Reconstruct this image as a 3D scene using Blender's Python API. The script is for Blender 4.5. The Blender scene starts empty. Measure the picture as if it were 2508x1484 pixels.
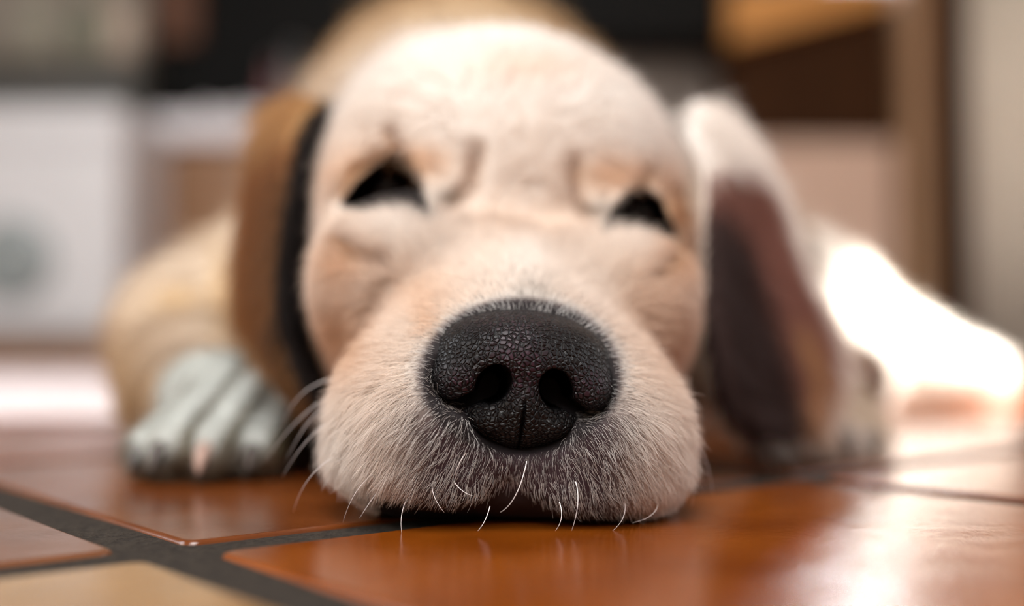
import bpy, math, random
import numpy as np
from mathutils import Vector, Matrix

C = bpy.context.scene.collection
SC = bpy.context.scene
rng = np.random.default_rng(7)
random.seed(7)

# ------------------------------------------------------------------ camera
F_PX, CX, CY, CAM_H = 2750.0, 1254.0, 742.0, 4.53        # pixels, pixels, pixels, centimetres
PITCH = math.atan(118.0 / F_PX)
CM = 0.01
cam_d = bpy.data.cameras.new('camera'); cam = bpy.data.objects.new('camera', cam_d); C.objects.link(cam)
cam.location = (0, 0, CAM_H * CM); cam.rotation_euler = (math.pi / 2 + PITCH, 0, 0)
cam_d.sensor_width = 36; cam_d.lens = F_PX / 2508 * 36
cam_d.clip_start = 0.01; cam_d.clip_end = 60
cam_d.dof.use_dof = True; cam_d.dof.focus_distance = 0.281; cam_d.dof.aperture_fstop = 2.8
SC.camera = cam

# ------------------------------------------------------------------ light and exposure
def new_light(name, kind, loc, target, energy, col, size=None, size_y=None):
    d = bpy.data.lights.new(name, kind); o = bpy.data.objects.new(name, d); C.objects.link(o)
    o.location = loc; o.rotation_euler = (Vector(target) - Vector(loc)).to_track_quat('-Z', 'Y').to_euler()
    d.energy = energy; d.color = col
    if kind == 'AREA': d.shape = 'RECTANGLE'; d.size = size; d.size_y = size_y or size
    return o
W = bpy.data.worlds.new('daylight'); SC.world = W; W.use_nodes = True
W.node_tree.nodes['Background'].inputs[0].default_value = (0.78, 0.88, 1.0, 1)
W.node_tree.nodes['Background'].inputs[1].default_value = .4
sun = new_light('sun', 'SUN', (3.4, 0.6, 2.9), (3.4 - 0.70, 0.6 + 0.15, 2.9 - 0.64), 32, (1.0, 0.985, 0.96))
sun.data.angle = math.radians(0.6)
# daylight in the garden window behind the camera, in the kitchen window on the left and in the glazed door on the right
new_light('window_light_front', 'AREA', (-0.35, -1.93, 2.2), (0, 0.4, 0.1), 52, (1.0, 0.98, 0.96), 1.9, 1.3)
new_light('added_overhead_light', 'AREA', (-0.2, -0.62, 3.28), (-.12, 0.2, 0.1), 92, (1.0, 0.985, 0.965), 1.5, 1.1)  # unseen overhead source, added to bring the main light from above
new_light('window_light_back', 'AREA', (1.47, 4.8, 1.93), (.4, 1.0, 0.1), 34, (0.93, 0.97, 1.0), .26, .54)
new_light('window_light_right', 'AREA', (2.44, 1.12, 1.1), (0.3, 1.0, 0.3), 14, (0.93, 0.97, 1.0), 1.5, 1.9)
new_light('window_light_left', 'AREA', (-2.37, 0.9, 1.7), (0, 0.6, 0.2), 28, (0.86, 0.93, 1.0), 1.5, 1.3)
SC.view_settings.view_transform = 'Standard'; SC.view_settings.look = 'None'
SC.view_settings.gamma = 1; SC.view_settings.use_curve_mapping = False
SC.view_settings.exposure = 0.35
cy = SC.cycles
cy.max_bounces = 6; cy.diffuse_bounces = 3; cy.glossy_bounces = 3; cy.transmission_bounces = 4; cy.transparent_max_bounces = 6
cy.sample_clamp_indirect = 6; cy.use_denoising = True; cy.caustics_reflective = False; cy.caustics_refractive = False
try: SC.cycles_curves.shape = 'RIBBONS'
except Exception: pass

# ------------------------------------------------------------------ helpers
cp, sp_ = math.cos(PITCH), math.sin(PITCH)
def P(px, py, D):
    """point at distance D (cm) down the room, seen at pixel px, py of the photograph"""
    u = (px - CX) / F_PX; v = (CY - py) / F_PX
    t = D / (cp - v * sp_)
    return np.array([t * u, D, CAM_H + t * (sp_ + v * cp)])
def to_px(p):
    x, y, z = p[..., 0], p[..., 1], p[..., 2] - CAM_H
    f = y * cp + z * sp_; u = -y * sp_ + z * cp
    return CX + F_PX * x / f, CY - F_PX * u / f
def tag(o, label=None, cat=None, group=None, kind=None):
    if label: o['label'] = label
    if cat: o['category'] = cat
    if group: o['group'] = group
    if kind: o['kind'] = kind
    return o
def empty(name, loc=(0, 0, 0)):
    o = bpy.data.objects.new(name, None); C.objects.link(o); o.location = loc; return o
def mesh_obj(name, V, F, mat, parent=None, smooth=True, cols=None):
    """V in metres"""
    me = bpy.data.meshes.new(name)
    V = np.asarray(V, dtype=np.float32)
    if isinstance(F, np.ndarray):
        n, k = F.shape
        me.vertices.add(len(V)); me.vertices.foreach_set('co', V.ravel())
        me.loops.add(n * k); me.loops.foreach_set('vertex_index', F.astype(np.int32).ravel())
        me.polygons.add(n); me.polygons.foreach_set('loop_start', np.arange(0, n * k, k, dtype=np.int32))
        me.polygons.foreach_set('loop_total', np.full(n, k, dtype=np.int32))
        me.update(calc_edges=True); me.validate()
    else:
        me.from_pydata([tuple(map(float, v)) for v in V], [], F); me.update()
    me.polygons.foreach_set('use_smooth', [smooth] * len(me.polygons))
    if cols is not None:
        a = me.color_attributes.new('Col', 'FLOAT_COLOR', 'POINT')
        c = np.ones((len(V), 4), dtype=np.float32); c[:, :3] = cols; a.data.foreach_set('color', c.ravel())
    o = bpy.data.objects.new(name, me); C.objects.link(o)
    if mat: me.materials.append(mat)
    if parent: o.parent = parent
    return o

class MB:
    """collects bevelled boxes and tubes into one mesh, metres"""
    def __init__(s): s.v = []; s.f = []
    def box(s, x0, x1, y0, y1, z0, z1, b=0.002):
        b = min(b, (x1 - x0) * .4, (y1 - y0) * .4, (z1 - z0) * .4)
        idx = {}
        base = len(s.v)
        X, Y, Z = (x0, x1), (y0, y1), (z0, z1)
        for i in (0, 1):
            for j in (0, 1):
                for k in (0, 1):
                    sx, sy, sz = (b, -b)[i], (b, -b)[j], (b, -b)[k]
                    for a, off in enumerate(((0, sy, sz), (sx, 0, sz), (sx, sy, 0))):
                        idx[i, j, k, a] = len(s.v)
                        s.v.append((X[i] + off[0], Y[j] + off[1], Z[k] + off[2]))
        for a in range(3):
            u, w = [q for q in range(3) if q != a]
            for e in (0, 1):
                def key(p, q):
                    c = [0, 0, 0]; c[a] = e; c[u] = p; c[w] = q; return idx[c[0], c[1], c[2], a]
                quad = [key(0, 0), key(1, 0), key(1, 1), key(0, 1)]
                if (a == 1) != (e == 0): quad = quad[::-1]
                s.f.append(quad)
        for a in range(3):       # edge bevels along axis a
            u, w = [q for q in range(3) if q != a]
            for p in (0, 1):
                for q in (0, 1):
                    def kk(t, face):
                        c = [0, 0, 0]; c[a] = t; c[u] = p; c[w] = q; return idx[c[0], c[1], c[2], face]
                    s.f.append([kk(0, u), kk(1, u), kk(1, w), kk(0, w)])
        for i in (0, 1):
            for j in (0, 1):
                for k in (0, 1): s.f.append([idx[i, j, k, 0], idx[i, j, k, 1], idx[i, j, k, 2]])
        return s
    def tube(s, pts, rad, n=10, cap=True):
        pts = [Vector(p) for p in pts]
        if not hasattr(rad, '__len__'): rad = [rad] * len(pts)
        base = len(s.v); up = Vector((0.13, 0.2, 1)).normalized()
        for i, p in enumerate(pts):
            t = (pts[min(i + 1, len(pts) - 1)] - pts[max(i - 1, 0)]).normalized()
            a = t.cross(up).normalized(); b = t.cross(a)
            for k in range(n):
                th = 2 * math.pi * k / n
                s.v.append(tuple(p + (a * math.cos(th) + b * math.sin(th)) * rad[i]))
        for i in range(len(pts) - 1):
            for k in range(n):
                s.f.append([base + i * n + k, base + i * n + (k + 1) % n, base + (i + 1) * n + (k + 1) % n, base + (i + 1) * n + k])
        if cap:
            s.f.append([base + k for k in range(n)][::-1]); s.f.append([base + (len(pts) - 1) * n + k for k in range(n)])
        return s
    def lathe(s, c, prof, n=24, axis='Z'):
        base = len(s.v)
        for r, h in prof:
            for k in range(n):
                th = 2 * math.pi * k / n
                if axis == 'Z': s.v.append((c[0] + r * math.cos(th), c[1] + r * math.sin(th), c[2] + h))
                else: s.v.append((c[0] + r * math.cos(th), c[1] + h, c[2] + r * math.sin(th)))
        for i in range(len(prof) - 1):
            for k in range(n):
                s.f.append([base + i * n + k, base + i * n + (k + 1) % n, base + (i + 1) * n + (k + 1) % n, base + (i + 1) * n + k])
        s.f.append([base + k for k in range(n)][::-1]); s.f.append([base + (len(prof) - 1) * n + k for k in range(n)])
        return s
    def build(s, name, mat, parent=None, smooth=False):
        import bmesh
        o = mesh_obj(name, s.v, s.f, mat, parent, smooth)
        bm = bmesh.new(); bm.from_mesh(o.data); bmesh.ops.recalc_face_normals(bm, faces=bm.faces); bm.to_mesh(o.data); bm.free()
        return o

def mat_new(name):
    m = bpy.data.materials.new(name); m.use_nodes = True
    nt = m.node_tree; return m, nt, nt.nodes['Principled BSDF']
def N(nt, t, **kw):
    n = nt.nodes.new(t)
    for k, v in kw.items(): setattr(n, k, v)
    return n
def mat_noise(name, c1, c2, scale=8, rough=0.6, stretch=(1, 1, 1), bump=0.1, spec=0.5, detail=4):
    m, nt, b = mat_new(name)
    tc = N(nt, 'ShaderNodeTexCoord'); mp = N(nt, 'ShaderNodeMapping'); mp.inputs['Scale'].default_value = stretch
    nz = N(nt, 'ShaderNodeTexNoise'); nz.inputs['Scale'].default_value = scale; nz.inputs['Detail'].default_value = detail
    cr = N(nt, 'ShaderNodeValToRGB'); cr.color_ramp.elements[0].position = 0.3; cr.color_ramp.elements[1].position = 0.7
    cr.color_ramp.elements[0].color = (*c1, 1); cr.color_ramp.elements[1].color = (*c2, 1)
    bp = N(nt, 'ShaderNodeBump'); bp.inputs['Strength'].default_value = bump; bp.inputs['Distance'].default_value = 0.002
    L = nt.links.new
    L(tc.outputs['Object'], mp.inputs[0]); L(mp.outputs[0], nz.inputs['Vector']); L(nz.outputs['Fac'], cr.inputs[0])
    L(cr.outputs[0], b.inputs['Base Color']); L(nz.outputs['Fac'], bp.inputs['Height']); L(bp.outputs[0], b.inputs['Normal'])
    b.inputs['Roughness'].default_value = rough; b.inputs['Specular IOR Level'].default_value = spec
    return m
def mat_wood(name, c1, c2, rough=0.45, vertical=True, scale=3):
    return mat_noise(name, c1, c2, scale, rough, (14, 14, 0.8) if vertical else (0.8, 14, 14), 0.08, detail=6)

# ------------------------------------------------------------------ room
TILE, GROUT = 23.3, 1.6
d1 = np.array([-2289.0, F_PX]); d1 /= np.linalg.norm(d1)      # joint running away to the left
d2 = np.array([-d1[1] * -1, -d1[0]])                            # joint running away to the right
X0 = np.array([-7.85, 25.75])                                   # the crossing of joints at the bottom left

def floor_material():
    m, nt, b = mat_new('terracotta'); L = nt.links.new
    at = N(nt, 'ShaderNodeAttribute', attribute_name='Col')
    tc = N(nt, 'ShaderNodeTexCoord')
    n1 = N(nt, 'ShaderNodeTexNoise'); n1.inputs['Scale'].default_value = 16; n1.inputs['Detail'].default_value = 5
    n2 = N(nt, 'ShaderNodeTexNoise'); n2.inputs['Scale'].default_value = 420; n2.inputs['Detail'].default_value = 5; n2.inputs['Roughness'].default_value = .65
    n3 = N(nt, 'ShaderNodeTexNoise'); n3.inputs['Scale'].default_value = 55; n3.inputs['Detail'].default_value = 3
    for n in (n1, n2, n3): L(tc.outputs['Object'], n.inputs['Vector'])
    cr = N(nt, 'ShaderNodeValToRGB'); cr.color_ramp.elements[0].position = .32; cr.color_ramp.elements[1].position = .7
    cr.color_ramp.elements[0].color = (.62, .52, .44, 1); cr.color_ramp.elements[1].color = (1.25, 1.3, 1.4, 1)
    mx = N(nt, 'ShaderNodeMix', data_type='RGBA', blend_type='MULTIPLY'); mx.inputs[0].default_value = .85
    L(n1.outputs['Fac'], cr.inputs[0]); L(at.outputs['Color'], mx.inputs[6]); L(cr.outputs[0], mx.inputs[7])
    c2 = N(nt, 'ShaderNodeValToRGB'); c2.color_ramp.elements[0].position = .3; c2.color_ramp.elements[1].position = .62
    c2.color_ramp.elements[0].color = (.75, .7, .66, 1); c2.color_ramp.elements[1].color = (1, 1, 1, 1)
    m2 = N(nt, 'ShaderNodeMix', data_type='RGBA', blend_type='MULTIPLY'); m2.inputs[0].default_value = .35
    L(n3.outputs['Fac'], c2.inputs[0]); L(mx.outputs[2], m2.inputs[6]); L(c2.outputs[0], m2.inputs[7])
    L(m2.outputs[2], b.inputs['Base Color'])
    ra = N(nt, 'ShaderNodeMapRange'); ra.inputs[3].default_value = .12; ra.inputs[4].default_value = .24
    L(n3.outputs['Fac'], ra.inputs[0]); L(ra.outputs[0], b.inputs['Roughness'])
    ad = N(nt, 'ShaderNodeMath', operation='MULTIPLY_ADD'); ad.inputs[1].default_value = .35
    L(n2.outputs['Fac'], ad.inputs[0]); L(n3.outputs['Fac'], ad.inputs[2])
    bp = N(nt, 'ShaderNodeBump'); bp.inputs['Strength'].default_value = .3; bp.inputs['Distance'].default_value = .0008
    L(ad.outputs[0], bp.inputs['Height']); L(bp.outputs[0], b.inputs['Normal'])
    b.inputs['Specular IOR Level'].default_value = .5
    return m
def grout_material():
    return mat_noise('grout', (.012, .009, .007), (.035, .027, .02), 500, .9, bump=.9, detail=6, spec=.2)

def build_floor():
    V = []; F = []; cols = []; mi = []
    half = (TILE - GROUT) / 2
    prof = [(-.02, -.22), (0, -.1), (.06, -.03), (.16, 0.0)]       # inset, height of the tile's rounded edge
    cor = .45
    nseg = 5
    for i in range(-14, 24):
        for j in range(-14, 24):
            c = X0 + d1 * TILE * (i + .5) + d2 * TILE * (j + .5)
            if not (-235 < c[0] < 235 and -190 < c[1] < 470): continue
            near = (abs(c[0]) < 60 and c[1] < 110)
            key = (i, j)
            h = rng.random()
            base = np.array([.165, .037, .0045]) * (.75 + .45 * h) + np.array([.02, .015, .008]) * rng.random()
            if key == (-1, -1): base = np.array([.28, .165, .075])
            elif key == (0, -1): base = np.array([.145, .056, .024])
            elif key == (0, 0): base = np.array([.14, .038, .008])
            elif key == (-1, 0): base = np.array([.195, .046, .003])
            ns = nseg if near else 2
            st = len(V); ring = 4 * (ns + 1)
            for ins, z in prof:
                hh = half - ins; rr = max(cor - ins, .1)
                for q, (sx, sy) in enumerate(((1, 1), (-1, 1), (-1, -1), (1, -1))):
                    for s in range(ns + 1):
                        a = math.radians(90 * q + 90 * s / ns)
                        x = sx * (hh - rr) + rr * math.cos(a); y = sy * (hh - rr) + rr * math.sin(a)
                        w = c + d1 * x + d2 * y
                        V.append((w[0] * CM, w[1] * CM, z * CM)); cols.append(base)
            for r in range(len(prof) - 1):
                for k in range(ring):
                    F.append([st + r * ring + k, st + r * ring + (k + 1) % ring, st + (r + 1) * ring + (k + 1) % ring, st + (r + 1) * ring + k]); mi.append(0)
            F.append([st + (len(prof) - 1) * ring + k for k in range(ring)]); mi.append(0)
    st = len(V)
    for x, y in ((-2.4, -2.0), (2.4, -2.0), (2.4, 4.75), (-2.4, 4.75)): V.append((x, y, -.0011)); cols.append((.02, .02, .02))
    F.append([st, st + 1, st + 2, st + 3]); mi.append(1)
    import bmesh
    o = mesh_obj('floor', V, F, floor_material(), None, True, np.array(cols))
    o.data.materials.append(grout_material())
    o.data.polygons.foreach_set('material_index', mi)
    bm = bmesh.new(); bm.from_mesh(o.data); bmesh.ops.recalc_face_normals(bm, faces=bm.faces); bm.to_mesh(o.data); bm.free()
    for p in o.data.polygons:
        if len(p.vertices) > 4 or p.material_index == 1:
            p.use_smooth = False
            if p.normal.z < 0: p.flip()
    tag(o, kind='structure'); return o
build_floor()

white_paint = mat_noise('white_paint', (.74, .74, .75), (.80, .80, .81), 3, .35, bump=.02)
plaster = mat_noise('plaster', (.44, .39, .33), (.50, .45, .39), 5, .85)
def struct(name, mb, mat, smooth=False): return tag(mb.build(name, mat, None, smooth), kind='structure')
mb = MB(); mb.box(-2.5, 2.5, -2.1, -1.25, 3.2, 3.3); mb.box(-2.5, 2.5, 0, 4.85, 3.2, 3.3); mb.box(-2.5, -1.05, -1.25, 0, 3.2, 3.3); mb.box(.65, 2.5, -1.25, 0, 3.2, 3.3)
struct('ceiling', mb, plaster)
mb = MB(); mb.box(-1.05, -1.0, -1.25, 0, 3.2, 3.25); mb.box(.6, .65, -1.25, 0, 3.2, 3.25); mb.box(-1.0, .6, -1.25, -1.2, 3.2, 3.25); mb.box(-1.0, .6, -.05, 0, 3.2, 3.25)
struct('added_skylight', mb, white_paint)  # skylight frame added around the overhead lamp, out of view
mb = MB(); mb.box(-2.5, 1.32, 4.75, 4.85, -.02, 3.2); mb.box(1.62, 2.5, 4.75, 4.85, -.02, 3.2); mb.box(1.32, 1.62, 4.75, 4.85, -.02, 1.64); mb.box(1.32, 1.62, 4.75, 4.85, 2.22, 3.2)
struct('wall_back', mb, plaster)
mb = MB(); mb.box(-2.5, -2.4, -2.1, .15, -.02, 3.2); mb.box(-2.5, -2.4, 1.65, 4.75, -.02, 3.2); mb.box(-2.5, -2.4, .15, 1.65, 2.35, 3.2); mb.box(-2.5, -2.4, .15, 1.65, -.02, 1.05)
struct('wall_left', mb, plaster)
mb = MB(); mb.box(2.4, 2.5, -2.1, .27, -.02, 3.2); mb.box(2.4, 2.5, 1.97, 4.75, -.02, 3.2); mb.box(2.4, 2.5, .27, 1.97, 2.17, 3.2)
struct('wall_right', mb, plaster)
mb = MB(); mb.box(-2.4, -1.4, -2.1, -2.0, -.02, 3.2); mb.box(.7, 2.4, -2.1, -2.0, -.02, 3.2); mb.box(-1.4, .7, -2.1, -2.0, -.02, 1.35); mb.box(-1.4, .7, -2.1, -2.0, 3.0, 3.2)
struct('wall_front', mb, plaster)
frame_wood = mat_wood('frame_wood', (.30, .15, .06), (.42, .23, .10))
mb = MB()
for a in (-1.4, -.38, .64): mb.box(a, a + .06, -2.08, -2.02, 1.35, 3.0)
mb.box(-1.4, .7, -2.08, -2.02, 1.35, 1.41); mb.box(-1.4, .7, -2.08, -2.02, 2.94, 3.0)
struct('window_1', mb, white_paint)
mb = MB()
for a in (.15, .87, 1.59): mb.box(-2.48, -2.42, a, a + .06, 1.05, 2.35)
mb.box(-2.48, -2.42, .15, 1.65, 1.05, 1.11); mb.box(-2.48, -2.42, .15, 1.65, 2.29, 2.35)
struct('window_2', mb, white_paint)
mb = MB(); mb.box(1.32, 1.34, 4.76, 4.79, 1.64, 2.22); mb.box(1.60, 1.62, 4.76, 4.79, 1.64, 2.22); mb.box(1.34, 1.60, 4.76, 4.79, 1.64, 1.66); mb.box(1.34, 1.60, 4.76, 4.79, 2.2, 2.22)
struct('window_3', mb, white_paint)
mb = MB()
for a in (.27, 1.93): mb.box(2.45, 2.49, a, a + .04, 0, 2.17)
mb.box(2.45, 2.49, .31, 1.93, 2.14, 2.17)
struct('door_1', mb, white_paint)

# ------------------------------------------------------------------ kitchen in the background
def PX(px, D): return (px - CX) / F_PX * D                       # metres in, metres out
def PZ(py, D): return CAM_H * CM + (860 - py) / F_PX * D
wood_mid = mat_wood('cabinet_wood', (.30, .15, .07), (.40, .22, .11))
wood_pale = mat_wood('pale_cabinet_wood', (.62, .42, .31), (.70, .50, .38))
wood_dark = mat_wood('dark_wood', (.030, .011, .003), (.052, .02, .006), .7); wood_dark.node_tree.nodes['Principled BSDF'].inputs['Specular IOR Level'].default_value = .1
wood_oak = mat_wood('oak_post', (.32, .18, .09), (.42, .25, .13))
wood_orange = mat_wood('honey_wood', (.55, .24, .05), (.70, .34, .09), .3, False)
black_mat = mat_noise('black_enamel', (.003, .003, .003), (.006, .006, .005), 6, .6, spec=.12)
stone_white = mat_noise('white_worktop', (.82, .80, .83), (.88, .86, .88), 9, .3, bump=.02)
grey_mat = mat_noise('grey_tile', (.10, .105, .095), (.13, .13, .12), 6, .5)
brown_grey = mat_noise('taupe_tile', (.13, .105, .085), (.17, .14, .11), 6, .5)
dark_seal = mat_noise('dark_plinth', (.03, .022, .018), (.05, .035, .03), 6, .6)
green_glass = mat_noise('smoked_glass', (.28, .32, .32), (.34, .38, .38), 6, .15)
metal = mat_noise('steel', (.35, .35, .35), (.42, .42, .42), 30, .3); metal.node_tree.nodes['Principled BSDF'].inputs['Metallic'].default_value = 1
curtain_m = mat_noise('linen', (.80, .72, .60), (.86, .79, .68), 4, .8, (1, 1, 6))
linen_white = mat_noise('white_cotton', (.84, .83, .86), (.88, .88, .9), 30, .9)

# white appliance
D = 3.6
r = empty('kitchen_appliance', (-1.55, 3.9, 0))
tag(r, 'white floor-standing kitchen appliance with a grey door glass at the left edge', 'appliance')
def local(o, root):
    o.parent = root; o.matrix_parent_inverse = Matrix.Translation(-Vector(root.location)); return o
x0, x1 = PX(-175, D), PX(292, D)
local(MB().box(x0, x1, D + .02, 4.1, .09, .845, .012).build('body', white_paint), r)
local(MB().box(x0 + .005, x1 - .005, D, D + .03, .12, .70, .01).build('door', white_paint), r)
local(MB().box(x0 + .005, x1 - .005, D, D + .03, .71, .84, .01).build('control_panel', white_paint), r)
local(MB().box(x0 + .02, x1 - .02, D + .06, 4.05, 0, .09, .004).build('toe_kick', wood_mid), r)
gl = MB().lathe((PX(28, D), D - .004, .34), [(.135, .02), (.135, -.008), (.125, -.016), (.09, -.02)], 36, 'Y').build('door_glass', green_glass, None, True); local(gl, r)

glare_sheet = MB().box(-2.1, -.24, .72, 2.3, .0005, .006, .002).build('floor_glare', mat_noise('pale_glare', (.72, .62, .62), (.80, .70, .70), 40, .6))  # thin pale sheet added for the bright glare on the floor
tag(glare_sheet, 'pale pinkish-white sheet added for the bright glare on the floor in front of the white appliance, left of the dog', 'mat')

# base cabinets with the white worktop, left of the dog
D = 4.15
r = empty('base_cabinet', (PX(480, D), 4.45, 0)); tag(r, 'brown wooden base cabinet under the white worktop, left of the dog', 'cabinet')
x0, x1 = PX(375, D), PX(780, D)
local(MB().box(x0, x1, D + .03, 4.74, .1, .82).build('body', wood_mid), r)
local(MB().box(x0 + .03, x0 + .03 + .36, D, D + .03, .13, .79, .006).build('door', wood_mid), r)
local(MB().box(x0 + .40, x1 - .01, D, D + .03, .13, .79, .006).build('door', wood_mid), r)
local(MB().tube([(x0 + .35, D - .03, .62), (x0 + .35, D - .03, .74)], .006).build('handle', metal), r)
local(MB().box(x0, x1, D + .08, 4.7, 0, .1).build('toe_kick', dark_seal), r)
wt = MB().box(PX(365, D), PX(1500, D), D - .03, 4.75, .82, .925, .008).build('worktop', stone_white)
tag(wt, 'long white worktop on the wooden base cabinets behind the dog', 'worktop')
# folded cloth on the worktop
vv = []; ff = []
nx, ny = 26, 12
for layer in range(2):
    for i in range(nx):
        for j in range(ny):
            x = PX(478, D) + (PX(650, D) - PX(478, D)) * i / (nx - 1); y = D - .02 + .25 * j / (ny - 1)
            z = .927 + layer * (.02 + .006 * math.sin(i * .9) + .005 * math.sin(j * 1.3 + i * .4)) * (1 if 0 < i < nx - 1 and 0 < j < ny - 1 else .1)
            vv.append((x, y, z))
for layer in range(2):
    for i in range(nx - 1):
        for j in range(ny - 1):
            a = layer * nx * ny + i * ny + j; q = [a, a + ny, a + ny + 1, a + 1]; ff.append(q if layer else q[::-1])
edge = [i * ny for i in range(nx)] + [(nx - 1) * ny + j for j in range(1, ny)] + [i * ny + ny - 1 for i in range(nx - 2, -1, -1)] + [j for j in range(ny - 2, 0, -1)]
for k in range(len(edge)):
    a, b2 = edge[k], edge[(k + 1) % len(edge)]; ff.append([a, b2, b2 + nx * ny, a + nx * ny])
tag(mesh_obj('folded_cloth', vv, ff, linen_white), 'folded white cloth lying on the worktop left of the ear', 'cloth')
# black range recess above the worktop
r = empty('splashback_unit', (PX(600, 4.5), 4.6, .93)); tag(r, 'tall black splashback unit standing on the white worktop behind the dog', 'splashback')
local(MB().box(PX(335, 4.5), PX(1320, 4.5), 4.55, 4.74, .925, 2.3, .01).build('panel', black_mat), r)
local(MB().box(PX(372, 4.5), PX(470, 4.5), 4.50, 4.55, PZ(95, 4.5), 2.1, .006).build('wooden_trim', mat_wood('rust_wood', (.10, .032, .008), (.15, .05, .012))), r)
# bottles
def bottle(px, h, rad, mat, label):
    r = empty('bottle', (PX(px, 4.3), 4.3, .925)); tag(r, label, 'bottle', 'bottles on the white worktop')
    local(MB().lathe((PX(px, 4.3), 4.3, .9255), [(rad * .9, 0), (rad, .01), (rad, h * .62), (rad * .8, h * .7), (rad * .33, h * .8), (rad * .33, h * .93)], 24).build('body', mat, None, True), r)
    local(MB().lathe((PX(px, 4.3), 4.3, .9255), [(rad * .38, h * .93), (rad * .38, h), (rad * .3, h * 1.005)], 24).build('cap', metal, None, True), r)
bottle(662, .24, .028, mat_noise('pink_glass', (.22, .08, .09), (.30, .12, .12), 9, .2), 'dusky pink bottle on the worktop, left of the grey bottle')
bottle(712, .30, .038, mat_noise('grey_glass', (.16, .17, .17), (.22, .23, .23), 9, .2), 'grey bottle on the worktop beside the top of the dog\'s head')
# wall above the appliance
pn = MB().box(PX(-190, 4.3), PX(325, 4.3), 4.28, 4.34, .86, PZ(150, 4.28) - .013, .004).build('grey_splashback', grey_mat)
tag(pn, 'grey panel standing behind the white appliance', 'panel')
jar_m = mat_noise('cream_glaze', (.58, .48, .38), (.66, .56, .45), 9, .4)
jar_g = mat_noise('sage_glaze', (.24, .26, .19), (.30, .31, .23), 9, .4)
def jar(px, w, mat, label):
    zb = PZ(135, 4.28) + .001
    r = empty('jar', (PX(px, 4.31), 4.31, zb)); tag(r, label, 'jar', 'jars on the ledge above the appliance')
    local(MB().lathe((PX(px, 4.31), 4.31, zb), [(w * .8, 0), (w, .02), (w, .17), (w * .8, .2)], 28).build('body', mat, None, True), r)
    local(MB().lathe((PX(px, 4.31), 4.31, zb), [(w * .85, .2), (w * .85, .225), (w * .2, .235), (w * .2, .26)], 28).build('lid', mat, None, True), r)
sh = MB().box(PX(-190, 4.3), PX(345, 4.3), 4.22, 4.42, PZ(150, 4.28) - .012, PZ(135, 4.28), .003).build('wall_ledge', mat_noise('taupe', (.2, .17, .14), (.24, .21, .17), 6, .6))
tag(sh, 'taupe ledge running above the grey panel at the left', 'shelf')
jar(290, .062, jar_m, 'cream jar at the right end of the ledge'); jar(205, .055, jar_g, 'sage jar, middle one on the ledge'); jar(80, .1, mat_noise('olive_glaze', (.34, .33, .26), (.42, .40, .32), 9, .4), 'wide olive-grey jar at the left end of the ledge')

# right side: pale cabinets, dark shelf unit with a slanting board, oak post, dark doorway, curtain
D = 4.3
r = empty('base_cabinet', (PX(1900, D), 4.5, 0)); tag(r, 'pale pinkish wooden base cabinet to the right of the dog\'s ear', 'cabinet')
x0, x1 = PX(1560, D), PX(2205, D)
local(MB().box(x0, x1, D + .03, 4.74, .1, .86).build('body', wood_pale), r)
for a, b2 in ((0, .49), (.495, .98)):
    w0 = x0 + (x1 - x0) * a + .006; w1 = x0 + (x1 - x0) * b2
    local(MB().box(w0, w1, D, D + .03, .12, .84, .006).build('door', wood_pale), r)
local(MB().box(x0, x1, D + .08, 4.7, 0, .1).build('toe_kick', dark_seal), r)
r = empty('wall_cupboard', (PX(1950, 4.35), 4.5, .93)); tag(r, 'dark brown cupboard above the pale cabinet, beside the oak post', 'cupboard')
local(MB().box(PX(1790, D), PX(2205, D), 4.34, 4.74, .862, 1.5).build('body', wood_dark), r)
local(MB().box(PX(1800, D), PX(2195, D), 4.31, 4.34, .88, 1.48, .006).build('door', wood_dark), r)
v = [np.array([PX(1790, 4.25), 4.2, PZ(90, 4.25)]), np.array([PX(2180, 4.25), 4.2, PZ(-40, 4.25)])]
mb = MB()
a0, a1 = v; th = .10
mb.v = [(a0[0], 4.2, a0[2] - .02), (a1[0], 4.2, a1[2] - .06), (a1[0], 4.2, a1[2] + .02), (a0[0], 4.2, a0[2] + .19),
        (a0[0], 4.3, a0[2] - .02), (a1[0], 4.3, a1[2] - .06), (a1[0], 4.3, a1[2] + .02), (a0[0], 4.3, a0[2] + .19)]
mb.f = [[0, 1, 2, 3], [7, 6, 5, 4], [0, 4, 5, 1], [1, 5, 6, 2], [2, 6, 7, 3], [3, 7, 4, 0]]
sb = mb.build('slanting_board', wood_orange); tag(sb, 'honey-coloured wooden board slanting above the dark cupboard', 'board')
bb = MB().box(PX(1330, 4.5), PX(1780, 4.5), 4.6, 4.74, .926, PZ(105, 4.6) - .06).build('tiled_splashback', brown_grey); tag(bb, 'taupe splashback behind the right side of the dog\'s head', 'splashback')
r = empty('dark_shelf', (PX(1550, 4.4), 4.5, 1.1)); tag(r, 'black wall cupboard above the taupe splashback', 'cupboard')
local(MB().box(PX(1345, 4.4), PX(1775, 4.4), 4.36, 4.74, PZ(98, 4.36), 2.2, .01).build('body', black_mat), r)
local(MB().box(PX(1345, 4.4), PX(1775, 4.4), 4.34, 4.36, PZ(92, 4.36), 2.18, .006).build('door', black_mat), r)
po = MB().box(PX(2210, 4.35), PX(2272, 4.35), 4.28, 4.74, 0, 1.6, .01).build('wooden_post', wood_oak); tag(po, 'upright oak post between the cupboards and the dark doorway', 'post')
dk = MB().box(PX(2272, 4.35) + .003, 1.762, 4.30, 4.74, 0, 1.6, .004).build('doorway_shade_panel', wood_dark); tag(dk, 'narrow dark panel put in for the dark door opening right of the oak post', 'panel')  # dark sheet put where the doorway is an unlit opening
vv = []; ff = []; nx = 60
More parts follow.
